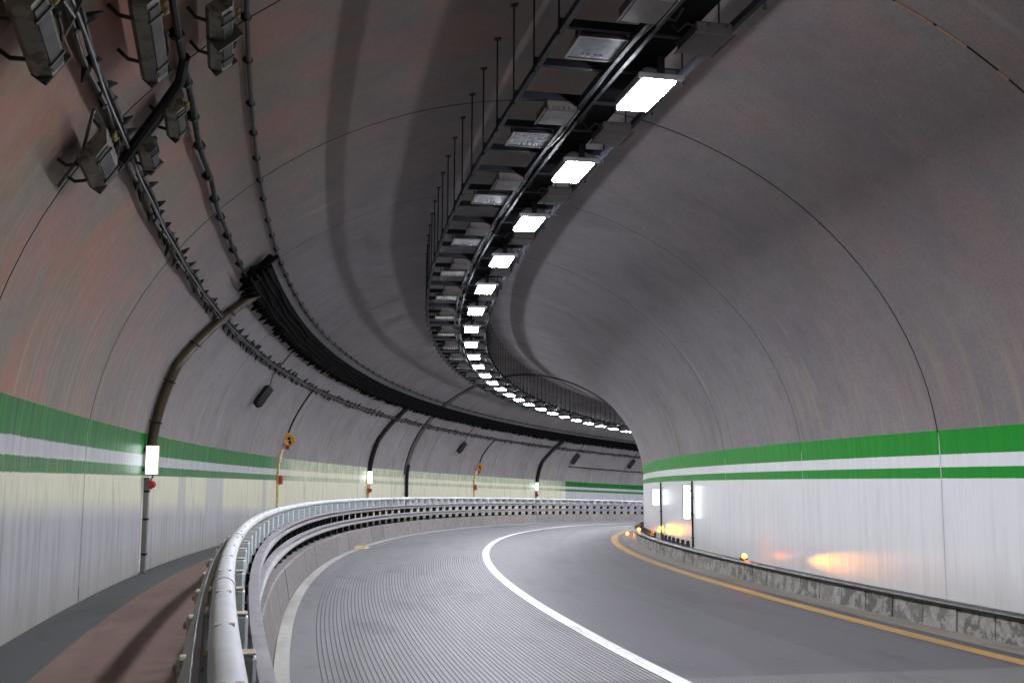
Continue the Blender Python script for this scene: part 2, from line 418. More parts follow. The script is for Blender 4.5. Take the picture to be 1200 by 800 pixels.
ORD = ['first', 'second', 'third', 'fourth', 'fifth', 'sixth', 'seventh', 'eighth', 'ninth', 'tenth', 'eleventh', 'twelfth', 'thirteenth', 'fourteenth', 'fifteenth', 'sixteenth', 'seventeenth', 'eighteenth', 'nineteenth', 'twentieth', 'twenty-first', 'twenty-second', 'twenty-third', 'twenty-fourth', 'twenty-fifth', 'twenty-sixth', 'twenty-seventh', 'twenty-eighth', 'twenty-ninth', 'thirtieth']
ALL = rngs(S_MIN, S_MAX, .8)

# ------------------------------------------------------------------ lining in cast segments
lining = empty('tunnel_lining'); tag(lining, 'grey concrete tunnel vault above striped painted side walls', 'tunnel', kind='structure')
def profile(off=0.0):
    pts = []
    zs_low = [-1.9, -1.5, -1.2, -.8, -.4, 0.0, .25]
    for z in zs_low: pts.append((PD + PW + off, z))
    A = [i / 56 * math.pi for i in range(57)]
    arc = []
    for a in A[1:-1]:
        c, s = math.cos(a), math.sin(a)
        arc.append((PD + math.copysign(abs(c) ** (2 / PN), c) * (PW + off), PZ + s ** (2 / PN) * (PH + off)))
    # put a vertex exactly at the stripe's top edge on both sides
    ZT = .632
    for sd in (1, -1): arc.append((PD + sd * (PW + off) * (1 - ((ZT - PZ) / (PH + off)) ** PN) ** (1 / PN), ZT))
    arc.sort(key=lambda p: math.atan2(p[1] - PZ, p[0] - PD))
    pts += arc + [(PD - PW - off, z) for z in reversed(zs_low)]
    return pts
PROF = profile()
arcv = [0.0]
for a, b in zip(PROF[:-1], PROF[1:]): arcv.append(arcv[-1] + math.hypot(b[0] - a[0], b[1] - a[1]))
mis = []
for a, b in zip(PROF[:-1], PROF[1:]):
    zc = (a[1] + b[1]) / 2
    mis.append(2 if zc > .632 else (0 if a[0] > PD else 1))
def uvv(k):
    return PROF[k][1]
# vault faces use arc length, wall faces use height: pick per vertex by building the uv per face
def lining_mesh(name, s0, s1, parent):
    s_list = rngs(s0, s1, .62); n = len(PROF); vs = []; fs = []; uvs = []; mids = []
    for s in s_list:
        o, t, l = frame(s); vs += [(o + l * d + Vector((0, 0, z)))[:] for d, z in PROF]
    for i in range(len(s_list) - 1):
        for j in range(n - 1):
            fs.append((i * n + j, (i + 1) * n + j, (i + 1) * n + j + 1, i * n + j + 1))
            va, vb = (arcv[j], arcv[j + 1]) if mis[j] == 2 else (PROF[j][1], PROF[j + 1][1])
            uvs += [(s_list[i], va), (s_list[i + 1], va), (s_list[i + 1], vb), (s_list[i], vb)]; mids.append(mis[j])
    # the segment's end faces, turned back into the joint
    for s, base, fl in ((s_list[0], 0, True), (s_list[-1], (len(s_list) - 1) * n, False)):
        o, t, l = frame(s); b0 = len(vs)
        vs += [(o + l * (PD + (d - PD) * 1.02) + Vector((0, 0, z + (.09 if z > PZ else 0) * (z - PZ) / PH)))[:] for d, z in PROF]
        for j in range(n - 1):
            q = (base + j, base + j + 1, b0 + j + 1, b0 + j)
            fs.append(q if fl else q[::-1]); uvs += [(s, arcv[j])] * 4; mids.append(3 if PROF[j][1] > .6 else mis[j])
    me = bpy.data.meshes.new(name); me.from_pydata(vs, [], fs)
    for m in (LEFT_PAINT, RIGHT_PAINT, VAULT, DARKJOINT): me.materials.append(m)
    me.polygons.foreach_set('material_index', mids)
    ul = me.uv_layers.new(name='uv'); ul.data.foreach_set('uv', np.array(uvs, dtype=np.float32).ravel())
    me.polygons.foreach_set('use_smooth', [True] * len(fs)); me.set_sharp_from_angle(angle=R(50))
    return link(name, me, parent)
SEAMS = [8.4 + 4.68 * i for i in range(-9, 30)]
SEAMS = [s for s in SEAMS if S_MIN < s < S_MAX]
edges = [S_MIN] + SEAMS + [S_MAX]
def _gap(s): return .013 if 7 < s < 14 else .007
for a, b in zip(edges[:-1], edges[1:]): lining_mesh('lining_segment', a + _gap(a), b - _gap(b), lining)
BP = profile(.05)
for _side in (1, -1): sweep('joint_seal', [(PD + _side * (PW + .006), -1.5), (PD + _side * (PW + .006), .3), (lin_d(.6, _side) + _side * .006, .6)], ALL, WALLSEAL, lining)
sweep('joint_backing', BP, ALL, [DARKJOINT, MORTAR], lining, mi=[0 if (a[1] + b[1]) / 2 > .632 else 1 for a, b in zip(BP[:-1], BP[1:])])
# the copper-coloured strip left in the joint nearest the camera
mb = MB()
zz = [lin_z(d) for d in (-5.6, -5.85, -6.1, -6.32)]
for a, b in ((-5.62, -5.98), (-6.02, -6.31), (-6.62, -6.72)):
    pts = [F(8.4, a + (b - a) * i / 6, lin_z(a + (b - a) * i / 6) - .004) for i in range(7)]
    mb.tube(pts, .011, 6)
for q in mb.split(): q.build('joint_strip', SEAL, lining)
# the one wide dark joint band far down the tunnel
mb = MB(); vs = []
for i in range(len(PROF) - 14 + 1):
    d, z = PROF[i + 7]
    nx, nz = PD - d, PZ - z; L = math.hypot(nx, nz); nx /= L; nz /= L
    if z < .2: continue
    for s_, k_ in ((47.45, 0), (47.45, .05), (47.95, .05), (47.95, 0)): vs.append(F(s_, d + nx * k_, z + nz * k_)[:])
m_ = len(vs) // 4
mb.add(vs, [(4 * i + j, 4 * i + (j + 1) % 4, 4 * i + 4 + (j + 1) % 4, 4 * i + 4 + j) for i in range(m_ - 1) for j in range(4)])
o = mb.build('arch_band', CONDUIT); tag(o, 'dark flat band arching over the whole vault far down the tunnel', 'joint band')

# ------------------------------------------------------------------ carriageway
road = empty('road'); tag(road, 'two lane carriageway curving right, left lane grooved lengthwise', 'road', kind='structure')
def lane_profile(d0, d1, pitch, gw, gd, z=ROAD_Z):
    pr = [(d0, z)]; mi = []; d = d0 - .05
    while d - gw > d1 + .03:
        j = float(rng.uniform(-.004, .004))
        pr += [(d + j, z), (d + j - .003, z - gd), (d + j - gw + .003, z - gd), (d + j - gw, z)]; mi += [0, 1, 1, 1]; d -= pitch
    pr.append((d1, z)); mi.append(0)
    return pr, mi
FINE = rngs(6.0, 70.0, .35); COARSE1 = rngs(S_MIN, 6.0, 1.0); COARSE2 = rngs(70.0, S_MAX, 1.5)
sweep('road_base', [(-.30, ROAD_Z - .012), (-8.5, ROAD_Z - .012)], ALL, GUTTER, road)
pr, mi = lane_profile(-.80, -3.98, .050, .012, .005)
SL = COARSE1[:-1] + FINE + COARSE2[1:]
sweep('lane_surface', pr, SL, [LANE_L, GROOVE], road, mi=mi, smooth=False)
pr, mi = lane_profile(-3.98, -6.05, .050, .009, .002)
sweep('lane_surface', pr, SL, [LANE_R, GROOVE], road, mi=mi, smooth=False)
sweep('lane_surface', [(-6.05, ROAD_Z), (-7.95, ROAD_Z)], ALL, LANE_R, road)
sweep('road_margin', [(-.58, ROAD_Z), (-.80, ROAD_Z)], ALL, LANE_L, road)
sweep('lane_line', [(-3.86, ROAD_Z + .004), (-4.03, ROAD_Z + .004)], rngs(S_MIN, S_MAX, .5), LINE_W, road)
sweep('edge_line', [(-7.54, ROAD_Z + .004), (-7.75, ROAD_Z + .004)], rngs(S_MIN, S_MAX, .5), LINE_Y, road)
sweep('edge_strip', [(-.425, ROAD_Z - .012), (-.43, ROAD_Z + .010), (-.575, ROAD_Z + .008), (-.58, ROAD_Z - .012)], ALL, PALE, road)
sweep('gutter', [(-.30, ROAD_Z - .004), (-.425, ROAD_Z - .008)], ALL, GUTTER, road)
sweep('gutter', [(-7.95, ROAD_Z + .002), (-8.30, ROAD_Z + .012)], ALL, GUTTER, road)
# ------------------------------------------------------------------ raised walkway on the left
walk = empty('walkway'); tag(walk, 'raised walkway with worn red coating along the left wall', 'walkway', kind='structure')
sweep('red_strip', [(.11, WALK_Z - .3), (.11, WALK_Z), (1.2, WALK_Z)], ALL, WALK_RED, walk)
sweep('grey_strip', [(1.2, WALK_Z), (1.203, WALK_Z + .006), (1.74, WALK_Z + .02)], ALL, WALK_GREY, walk)

# ------------------------------------------------------------------ kerbs in blocks
def kerb(name, label, prof, s0, s1, pitch, gap, mat, filler, fillprof):
    root = empty(name); tag(root, label, 'kerb', kind='structure')
    n = int((s1 - s0) / pitch)
    for i in range(n):
        a = s0 + i * pitch; jit = float(rng.uniform(-.004, .004))
        sweep('kerb_block', [(d + jit, z) for d, z in prof], rngs(a + gap / 2, a + pitch - gap / 2, .55), mat, root, closed=True, caps=True, smooth=False)
    sweep('joint_filler', fillprof, rngs(s0, s0 + n * pitch, .8), filler, root, closed=True, caps=True, smooth=False)
    return root
kerb('right_kerb', 'stained concrete block kerb below the white right wall',
     [(-8.70, ROAD_Z - .02), (-8.70, LEDGE_Z), (-8.30, LEDGE_Z), (-8.285, LEDGE_Z - .015), (-8.265, ROAD_Z - .02)], 3.39, 80, .803, .028, KERB_R, DARKJOINT,
     [(-8.70, ROAD_Z - .01), (-8.70, LEDGE_Z - .02), (-8.32, LEDGE_Z - .02), (-8.287, ROAD_Z - .01)])
kerb('left_kerb', 'pale concrete kerb blocks under the guardrail',
     [(.10, ROAD_Z - .02), (.10, -1.33), (-.30, -1.33), (-.32, -1.345), (-.40, ROAD_Z - .02)], -8, 100, 2.1, .03, KERB_L, MORTAR,
     [(.09, ROAD_Z - .01), (.09, -1.35), (-.285, -1.35), (-.302, -1.364), (-.380, ROAD_Z - .01)])
# coping along the right kerb
cop = empty('kerb_coping'); tag(cop, 'dark rounded coping running along the top of the right kerb', 'coping')
cp = [(-8.235 + .012 + .062 * math.cos(a) - .07, LEDGE_Z + .024 + .042 * math.sin(a)) for a in [i / 10 * 2 * math.pi for i in range(10)]]
sA = 3.39
while sA < 78:
    sweep('coping_length', cp, rngs(sA + .004, sA + 3.996, .5), COPING, cop, closed=True, caps=True); sA += 4.0
# low comb rail on the ledge further on
lr = empty('ledge_rail', M(25.6, -8.52, LEDGE_Z)); tag(lr, 'row of low dark stubs on the ledge below the right wall signs', 'low rail')
inv = lr.matrix_world.inverted()
def local_pts(pts): return [inv @ p for p in pts]
mb = MB()
mb.tube(local_pts([F(s, -8.52, LEDGE_Z + .05) for s in rngs(25.6, 29.8, .5)]), .018, 6)
mb.tube(local_pts([F(s, -8.50, LEDGE_Z + .05) for s in rngs(31.4, 45, .5)]), .018, 6)
for q in mb.split(): q.build('bar', BLACK, lr)
me = None
for s in [25.75 + .66 * i for i in range(7)] + [31.5 + .62 * i for i in range(22)]:
    if me is None:
        mb = MB(); mb.box(-.04, .04, -.035, .035, 0, .155, bev=.008); me = mb.mesh('stub', CONDUIT)
    o = link('stub', me, lr); o.matrix_basis = inv @ M(s, -8.52, LEDGE_Z + .001)

# ------------------------------------------------------------------ guardrail
gr = empty('guardrail', M(2.0, -.09, -1.33)); tag(gr, 'pale steel guardrail with tube top and two beams curving along the walkway', 'guardrail')
GI = gr.matrix_world.inverted()
def gsweep(name, prof, s_list, mat):
    o = sweep(name, prof, s_list, mat, None, closed=True, caps=True); o.parent = gr; o.matrix_parent_inverse = GI; return o
TC = (-.10, -.512); TR = .049
tube = [(TC[0] + TR * math.cos(a), TC[1] + TR * math.sin(a)) for a in [i / 16 * 2 * math.pi for i in range(16)]]
def wbeam(zc, h, d0):
    fr = [(0, -1), (.05, -.9), (.055, -.55), (.0, -.25), (-.012, 0), (.0, .25), (.055, .55), (.05, .9), (0, 1)]
    out = [(d0 - a, zc + b * h / 2) for a, b in fr]; return out + [(d + .014, z) for d, z in reversed(out)]
sA = -3.0
while sA < 96:
    sB = sA + 4.2
    gsweep('top_rail', tube, rngs(sA + .003, sB - .003, .3), RAIL)
    gsweep('rail_sleeve', [(TC[0] + (TR + .004) * math.cos(a), TC[1] + (TR + .004) * math.sin(a)) for a in [i / 16 * 2 * math.pi for i in range(16)]], rngs(sB - .09, sB + .09, .06), RAIL)
    for zc, h in ((-.80, .13), (-1.085, .16)): gsweep('beam', wbeam(zc, h, -.245), rngs(sA - .002 , sB - .006, .35), BEAM)
    sA = sB
mb = MB(); mb.box(-.05, .05, -.145, .025, .40, .68, bev=.012); post_me = mb.mesh('post', POST); mb = MB(); mb.box(-.036, .036, -.12, .015, -.09, .40, bev=.008); mb.box(-.09, .09, -.13, .06, -.09, -.075); base_me = mb.mesh('shaded_lower_post', BLACK)  # lower half of each post coloured black for the shade behind the beams
mb = MB(); mb.box(-.048, .048, -.143, .02, .6805, .688, bev=.003); mb.box(-.022, .022, -.075, -.015, .688, .775); cap_me = mb.mesh('post_cap', RUST)
mb = MB(); mb.box(-.05, .05, -.17, -.145, .33, .50); mb.box(-.05, .05, -.17, -.145, .06, .22)
mb.lathe((0, -.185, .415), (0, -1, 0), [(0, .016), (.012, .016), (.014, .008)], 8); blk_me = [q.mesh('beam_bracket', BLACK) for q in mb.split()]
mb = MB(); mb.box(-.04, .04, .026, .095, .60, .68, bev=.008); mb.lathe((0, .095, .64), (0, 1, 0), [(0, .014), (.012, .014), (.014, .009)], 8); clip_me = mb.mesh('rear_clamp', RUST)
s = -2.6; i = 0
while s < 96:
    p = link('post', post_me, gr); p.matrix_basis = GI @ M(s, -.055, -1.24)
    link('cap', cap_me, p); link('shaded_lower_post', base_me, p); [link('beam_bracket', q, p) for q in blk_me]
    if s < 30: link('rear_clamp', clip_me, p)
    s += 1.05
# slim rail clamped to the walkway side of the posts
tb2 = [(-.028, -.555), (-.006, -.540), (.018, -.565), (.036, -.63), (.038, -.67), (.028, -.67), (.026, -.63), (.006, -.577), (-.024, -.567)]
sA = -3.0
while sA < 92:
    gsweep('rear_rail', tb2, rngs(sA + .003, sA + 4.197, .35), RAIL); sA += 4.2
# steel ramp plate in the left gutter
rp = empty('gutter_ramp', M(31.0, -.47, ROAD_Z)); tag(rp, 'yellowish wedge plate lying across the left gutter', 'ramp')
mb = MB(); mb.add([(-.35, .20, .05), (.35, .20, .05), (.35, -.24, .012), (-.35, -.24, .012), (-.35, .2, 0), (.35, .2, 0), (.35, -.24, 0), (-.35, -.24, 0)],
                  [(0, 1, 2, 3), (7, 6, 5, 4), (0, 4, 5, 1), (1, 5, 6, 2), (2, 6, 7, 3), (3, 7, 4, 0)])
part(mb, 'plate', YELLOWP, rp); mb = MB()
for x in (-.22, 0, .22): mb.box(x - .02, x + .02, -.2, .16, .02, .055)
part(mb, 'rib', YELLOWP, rp)

# ------------------------------------------------------------------ ceiling rack
rack = empty('lighting_rack', M(8.0, -3.2, 3.62)); tag(rack, 'black ladder shaped lighting rack hung from the vault on thin rods', 'lighting rack')
RI = rack.matrix_world.inverted()
def rsweep(name, prof, s_list, mat, root=None, inv_=None):
    o = sweep(name, prof, s_list, mat, None, closed=True, caps=True, smooth=False); o.parent = root or rack; o.matrix_parent_inverse = inv_ if inv_ is not None else RI; return o
def rect(d, z, wd, hz): return [(d - wd / 2, z - hz / 2), (d + wd / 2, z - hz / 2), (d + wd / 2, z + hz / 2), (d - wd / 2, z + hz / 2)]
RS = rngs(-12, 100, .6)
for d in (-2.56, -3.89): rsweep('side_rail', rect(d, 3.62, .045, .055), RS, RACK)
for d in (-3.17, -3.27): rsweep('middle_rail', rect(d, 3.60, .035, .07), RS, RACK)
# cable tray between the middle rails and the lamps, with its cables
rsweep('cable_tray', [(-3.30, 3.70), (-3.30, 3.64), (-3.62, 3.64), (-3.62, 3.70), (-3.61, 3.70), (-3.61, 3.65), (-3.31, 3.65), (-3.31, 3.70)], RS, TRAYM)
for d, r, mt, a in ((-3.36, .020, TRAYM, .015), (-3.42, .016, CABLE, .02), (-3.49, .022, TRAYM, .02), (-3.56, .018, TRAYM, .015), (-3.22, .010, BRIGHTCABLE, .022)):
    ph = float(rng.uniform(0, 6)); mb = MB()
    mb.tube([RI @ F(s, d + a * math.sin(s * 2.1 + ph), (3.60 if mt is BRIGHTCABLE else 3.675) + .012 * math.sin(s * 3.7 + ph)) for s in rngs(-12, 96, .3)], r, 6)
    mb.build('cable', mt, rack, True)
PITCHB = .8833
bar_me = None; rods = {}
s = 8.33 - 24 * PITCHB
while s < 98:
    if bar_me is None:
        mb = MB(); mb.box(-.026, .026, -.72, .70, -.035, .035); bar_me = mb.mesh('crossbar', RACK)
    c = link('crossbar', bar_me, rack); c.matrix_basis = RI @ M(s, -3.225, 3.655)
    for d in (-2.53, -3.92):
        top = lin_z(d) - 3.62; key = round(top, 2)
        if key not in rods:
            mb = MB(); mb.tube([(0, 0, -.06), (0, 0, top + .02)], .0085, 6); mb.box(-.035, .035, -.035, .035, top - .012, top + .004); mb.lathe((0, 0, -.07), (0, 0, 1), [(0, .016), (.02, .016)], 6); rods[key] = mb.mesh('hanger_rod', RACK)
        c = link('hanger_rod', rods[key], rack); c.matrix_basis = RI @ M(s, d, 3.62)
    s += PITCHB

# ------------------------------------------------------------------ luminaires on the rack
def lit_lamp(lens_mat):
    r = empty('lamp')
    mb = MB(); mb.box(-.40, .40, -.155, .155, .012, .11, bev=.015); mb.box(-.30, .30, -.09, .09, .11, .15)
    part(mb, 'housing', LAMPGREY, r)
    mb = MB(); mb.box(-.385, .385, -.145, .145, -.007, .0115); part(mb, 'lens', lens_mat, r)
    mb = MB(); mb.box(-.445, -.405, -.205, .205, .0, .05, bev=.008); part(mb, 'end_bar', BAR, r)
    mb = MB()
    for x in (-.28, .28): mb.box(x - .02, x + .02, -.012, .012, .15, .26)
    for x in (-.425,): mb.box(x - .012, x + .012, -.03, .03, .05, .2)
    part(mb, 'bracket', RACK, r)
    return r
def dead_lamp(lens_mat):
    r = empty('floodlight')
    mb = MB()
    prof = [(-.24, -.21), (.24, -.21), (.24, .21), (-.24, .21)]
    mb.add([(x, y, 0) for x, y in prof] + [(x * .8, y * .75, .14) for x, y in prof], [(4, 5, 6, 7), (0, 1, 5, 4), (1, 2, 6, 5), (2, 3, 7, 6), (3, 0, 4, 7)])
    mb.box(-.25, .25, -.22, -.195, -.012, .012); mb.box(-.25, .25, .195, .22, -.012, .012); mb.box(-.25, -.225, -.195, .195, -.012, .012); mb.box(.225, .25, -.195, .195, -.012, .012)
    part(mb, 'housing', LAMPGREY, r)
    mb = MB(); mb.box(-.222, .222, -.192, .192, -.003, .003); part(mb, 'glass', lens_mat, r)
    if lens_mat is GLASS:
        mb = MB(); mb.tube([(-.02, -.1, .018), (.0, .1, .018)], .012, 6)
        for y in (-.08, -.03, .03, .08): mb.box(.12, .15, y - .008, y + .008, -.02, -.003)
        part(mb, 'burner', BAR, r)['kind'] = 'stuff'
    mb = MB(); mb.bar((-.27, -.225, .07), (-.27, .225, .07), .03, .02); mb.bar((-.2, -.235, .0), (-.27, -.235, .1), .025, .015, (0, 1, 0)); mb.bar((-.2, .235, .0), (-.27, .235, .1), .025, .015, (0, 1, 0))
    part(mb, 'bracket', RACK, r)
    return r
def ballast():
    r = empty('ballast_box')
    mb = MB(); mb.box(-.22, .22, -.155, .155, -.045, .065, bev=.012); part(mb, 'case', BOXGREY, r)
    mb = MB()
    for j in range(6): mb.box(.222, .23, -.14 + j * .052, -.12 + j * .052, -.035, .0)
    for y in (-.1, .06): mb.box(-.23, -.221, y - .012, y + .012, .02, .05)
    part(mb, 'fin', CONDUIT, r)['kind'] = 'stuff'
    mb = MB(); mb.box(-.235, .235, -.175, -.156, -.047, -.035); mb.box(-.235, .235, .156, .175, -.047, -.035); part(mb, 'flange', BOXGREY, r)
    mb = MB(); mb.tube([(-.2, .17, .02), (-.22, .24, .03), (-.16, .29, -.02), (-.1, .33, .06)], .012, 6); part(mb, 'cable_tail', CABLE, r, True)
    return r
LS = [9.17, 11.83, 14.5, 17.2, 19.88, 22.55, 25.3, 28.15, 30.9, 33.5, 36.05, 38.6, 41.0, 43.4, 45.75, 48.15, 50.75, 53.3, 55.65, 58.05, 60.4, 62.7, 65.0, 67.3, 69.7, 72.1, 74.5]
BEYOND = [76.9 + 2.5 * i for i in range(9)]
BACK = [9.17 - 2.66 * i for i in range(1, 9)]
P_LIT, P_DEAD, P_BOX = lit_lamp(LIT), dead_lamp(GLASS), ballast()
used = set()
def place(proto, m, label, cat, group):
    o = proto if proto.name not in used else tree_copy(proto)
    used.add(proto.name); o.matrix_world = m; return tag(o, label, cat, group)
for i, s in enumerate(LS):
    place(P_LIT, M(s, -3.545, 3.405), f'lit white rectangular lamp under the ceiling rack, {ORD[i]} lit one from the camera', 'lamp', 'lit lamps under the ceiling rack')
    place(P_BOX, M(s + 1.66, -3.72, 3.56), f'unlit grey box beside the lit lamps on the rack, {ORD[i + 1]} from the camera', 'ballast box', 'grey boxes in the lit row of the rack')
    place(P_DEAD, M(s - .52, -2.94, 3.60), f'unlit glass floodlight on the left half of the ceiling rack, {ORD[i]} from the camera', 'floodlight', 'unlit floodlights on the ceiling rack')
    place(P_BOX, M(s + 1.13, -3.0, 3.56, math.pi), f'brownish box behind an unlit floodlight, left half of the rack, {ORD[i + 1]} from the camera', 'ballast box', 'boxes in the unlit row of the rack')
place(P_BOX, M(9.17 - 1.0, -3.72, 3.56), f'unlit grey box beside the lit lamps on the rack, first from the camera', 'ballast box', 'grey boxes in the lit row of the rack')
place(P_BOX, M(9.17 - 1.53, -3.04, 3.56, math.pi), f'brownish box cut by the top edge, left half of the rack, first from the camera', 'ballast box', 'boxes in the unlit row of the rack')
for s in BEYOND: place(P_LIT, M(s, -3.545, 3.405), 'lit white rectangular lamp on the rack round the bend, hidden by the right wall', 'lamp', 'lit lamps hidden round the bend')
for i, s in enumerate(BACK):
    if i < 2: place(P_LIT, M(s, -3.545, 3.405), 'lit white rectangular lamp overhead behind the viewpoint', 'lamp', 'lit lamps overhead behind the viewpoint')

# ------------------------------------------------------------------ conduits, ladders and tray on the left flank
def on_lining(s, z, off):
    d = lin_d(z); n = lin_norm(z); return F(s, d + n[0] * off, z + n[1] * off)
def lin_run(name, label, cat, z, off, r, s0, s1, clamp, mat, clamp_mat, clamp_size=(.03, .06), sag=.0):
    root = empty(name, Matrix.Translation(on_lining(s0, z, off))); tag(root, label, cat); I = root.matrix_world.inverted(); ph = float(rng.uniform(0, 6))
    mb = MB(); mb.tube([I @ on_lining(s, z + sag * math.sin(s * 2.4 + ph) * (.5 + .5 * math.sin(s * .7)), off) for s in rngs(s0, s1, .3)], r, 8); mb.build('pipe', mat, root, True)
    s = s0 + .3
    while s < s1:
        mb = MB(); c = I @ on_lining(s, z, off); a = I @ on_lining(s, z, -.005)
        mb.lathe(a, (c - a), [(0, r * 1.9), (off * .9, r * 1.9), (off + r * 1.25, r * 1.3)], 7);
        mb.build('clamp', clamp_mat, root); s += clamp * float(rng.uniform(.85, 1.15))
    return root
lin_run('conduit', 'thin grey conduit along the vault above the dark cable tray', 'conduit', 3.46, .04, .022, 2.0, 96, 1.02, CONDUIT, CABLE)
lin_run('power_cable', 'sagging dark cable on the vault ending at the start of the cable tray', 'cable', 3.06, .06, .028, 2.0, 17.2, .95, CABLE, BLACK, (.03, .07), .012)
# cable ladder
def spiny_ladder(name, label, z, s0, s1, pitch, wz):
    root = empty(name, Matrix.Translation(on_lining(s0, z, .06))); tag(root, label, 'cable ladder'); I = root.matrix_world.inverted()
    for dz, r, mt in ((-wz, .02, CONDUIT), (wz, .024, CABLE)):
        ph = float(rng.uniform(0, 6)); mb = MB(); mb.tube([I @ on_lining(s, z + dz + .01 * math.sin(s * 2.9 + ph), .06 + .006 * math.sin(s * 4.3)) for s in rngs(s0, s1, .3)], r, 7); mb.build('cable', mt, root, True)
    mb = MB(); mb.tube([I @ on_lining(s, z, .085 + .01 * math.sin(s * 3.1)) for s in rngs(s0, s1, .3)], .014, 6); mb.build('cable', BRIGHTCABLE, root, True)
    s = s0 + .2
    while s < s1:
        mb = MB(); k = float(rng.uniform(.85, 1.15))
        q1, q2 = (float(x) for x in rng.uniform(-.05, .06, 2)); k1, k2 = (float(x) for x in rng.uniform(.3, 1.1, 2))
        mb.tube([I @ on_lining(s + q1 * 1.4, z - .125 * k1, .09), I @ on_lining(s + q1 * .5, z - .075 * k1, .075), I @ on_lining(s, z - .02, .05), I @ on_lining(s, z + .02, .05), I @ on_lining(s + q2 * .5, z + .075 * k2, .075), I @ on_lining(s + q2 * 1.4, z + .125 * k2, .09)], [.006, .026, .036, .036, .026, .006], 5)
        mb.build('bracket', CABLE, root); s += pitch * float(rng.choice([.55, .8, 1.0, 1.2, 1.5]))
    return root
spiny_ladder('cable_ladder', 'spiny cable run on brackets along the left flank below the dark tray', 2.55, 2.0, 96, .47, .028)
# the wide dark tray
ct = empty('cable_tray', Matrix.Translation(on_lining(17.0, 3.17, .05))); tag(ct, 'wide black cable tray with toothed lower edge starting beside the brown duct', 'cable tray'); I = ct.matrix_world.inverted()
TA, TB = 3.345, 3.02
def tp(z, off): n = lin_norm(z); return (lin_d(z) + n[0] * off, z + n[1] * off)
prof = [tp(TA, .05), tp(TA, .15), tp((TA + TB) / 2, .165), tp(TB, .15), tp(TB, .05)]
o = sweep('tray', prof, rngs(17.2, 96, .6), TRAYM, None, closed=True, caps=True, smooth=False); o.parent = ct; o.matrix_parent_inverse = I
for q in range(4):
    z = TB + .06 + q * .07; ph = float(rng.uniform(0, 6)); mb = MB()
    mb.tube([I @ on_lining(s, z + .012 * math.sin(s * 1.7 + ph), .175 + .01 * math.sin(s * 2.6 + ph)) for s in [16.6 + .1 * q] + rngs(17.2, 96, .4)], .022, 6); mb.build('cable', TRAYM, ct, True)
s = 17.3
while s < 94:
    mb = MB(); k = float(rng.uniform(.45, 1.15))
    q = float(rng.uniform(-.04, .06))
    mb.tube([I @ on_lining(s, TB + .03, .11), I @ on_lining(s + q * .4, TB - .05 * k, .10), I @ on_lining(s + q, TB - .125 * k, .07)], [.085, .05, .008], 6); mb.build('bracket', TRAYM, ct); s += float(rng.uniform(.26, .62))
mb = MB(); pts = [on_lining(16.9 + .12 * math.sin(j * 2.1), TB - .03 + j * .075, .08 + .02 * (j % 2)) for j in range(6)]
mb.tube([I @ p for p in pts], .05, 7); mb.tube([I @ on_lining(17.25, TA + .09, .06), I @ on_lining(17.1, TA, .1), I @ on_lining(16.85, TB + .1, .12)], .035, 7)
for q in mb.split(): q.build('end_bundle', TRAYM, ct, True)
# lower thin conduit far on
lin_run('conduit', 'thin conduit low on the left flank at the far end of the tunnel', 'conduit', 1.55, .035, .03, 70.5, 96, 2.0, CABLE, CABLE)

# ------------------------------------------------------------------ arched ducts with wall signs
def arch(name, label, s_top, s_low, z_top, z_bot, r, mat, cat='duct', flat=True):
    root = empty(name, M(s_low, lin_d(z_bot) - .06, z_bot)); tag(root, label, cat); I = root.matrix_world.inverted()
    pts = []; N = 26
    for i in range(N + 1):
        z = z_bot + (z_top - z_bot) * (i / N)
        k = max(0, (z - 1.7) / (z_top - 1.7)); pts.append(I @ on_lining(s_low + (s_top - s_low) * k, z, r + .012))
    mb = MB(); mb.tube(pts, r, 10); mb.build('pipe', mat, root, True)
    mb = MB()
    for z in [z_bot + .35 + .62 * j for j in range(int((z_top - z_bot - .4) / .62) + 1)]:
        k = max(0, (z - 1.7) / (z_top - 1.7)); ss = s_low + (s_top - s_low) * k
        mb.tube([I @ on_lining(ss - r * 1.5, z, .01), I @ on_lining(ss - r * 1.1, z, r * 2.15), I @ on_lining(ss + r * 1.1, z, r * 2.15), I @ on_lining(ss + r * 1.5, z, .01)], .012, 5)
    for q in mb.split(): q.build('clamp', CABLE, root)
    return root
arch('arched_duct', 'thick brown duct arching down the left flank from the black cable tray', 18.5, 16.95, 3.1, .47, .075, BROWN)
arch('arched_duct', 'dark duct arching down to the second lit wall sign above the guardrail', 43.3, 42.4, 3.0, .5, .085, BLACK)
arch('arched_duct', 'dark duct arching down to the farthest lit wall sign above the guardrail', 67.4, 66.3, 3.0, .5, .10, BLACK)
arch('arched_duct', 'slim dark duct running down the wall below the arch band', 47.7, 47.7, .9, -1.30, .07, BLACK)
arch('arched_duct', 'thin dark cable arching down to the nearer orange siren', 30.95, 30.85, 2.5, 1.32, .022, CABLE, 'cable')
arch('arched_duct', 'thin dark cable arching down to the farther orange siren', 58.2, 57.7, 2.5, 1.3, .03, CABLE, 'cable')
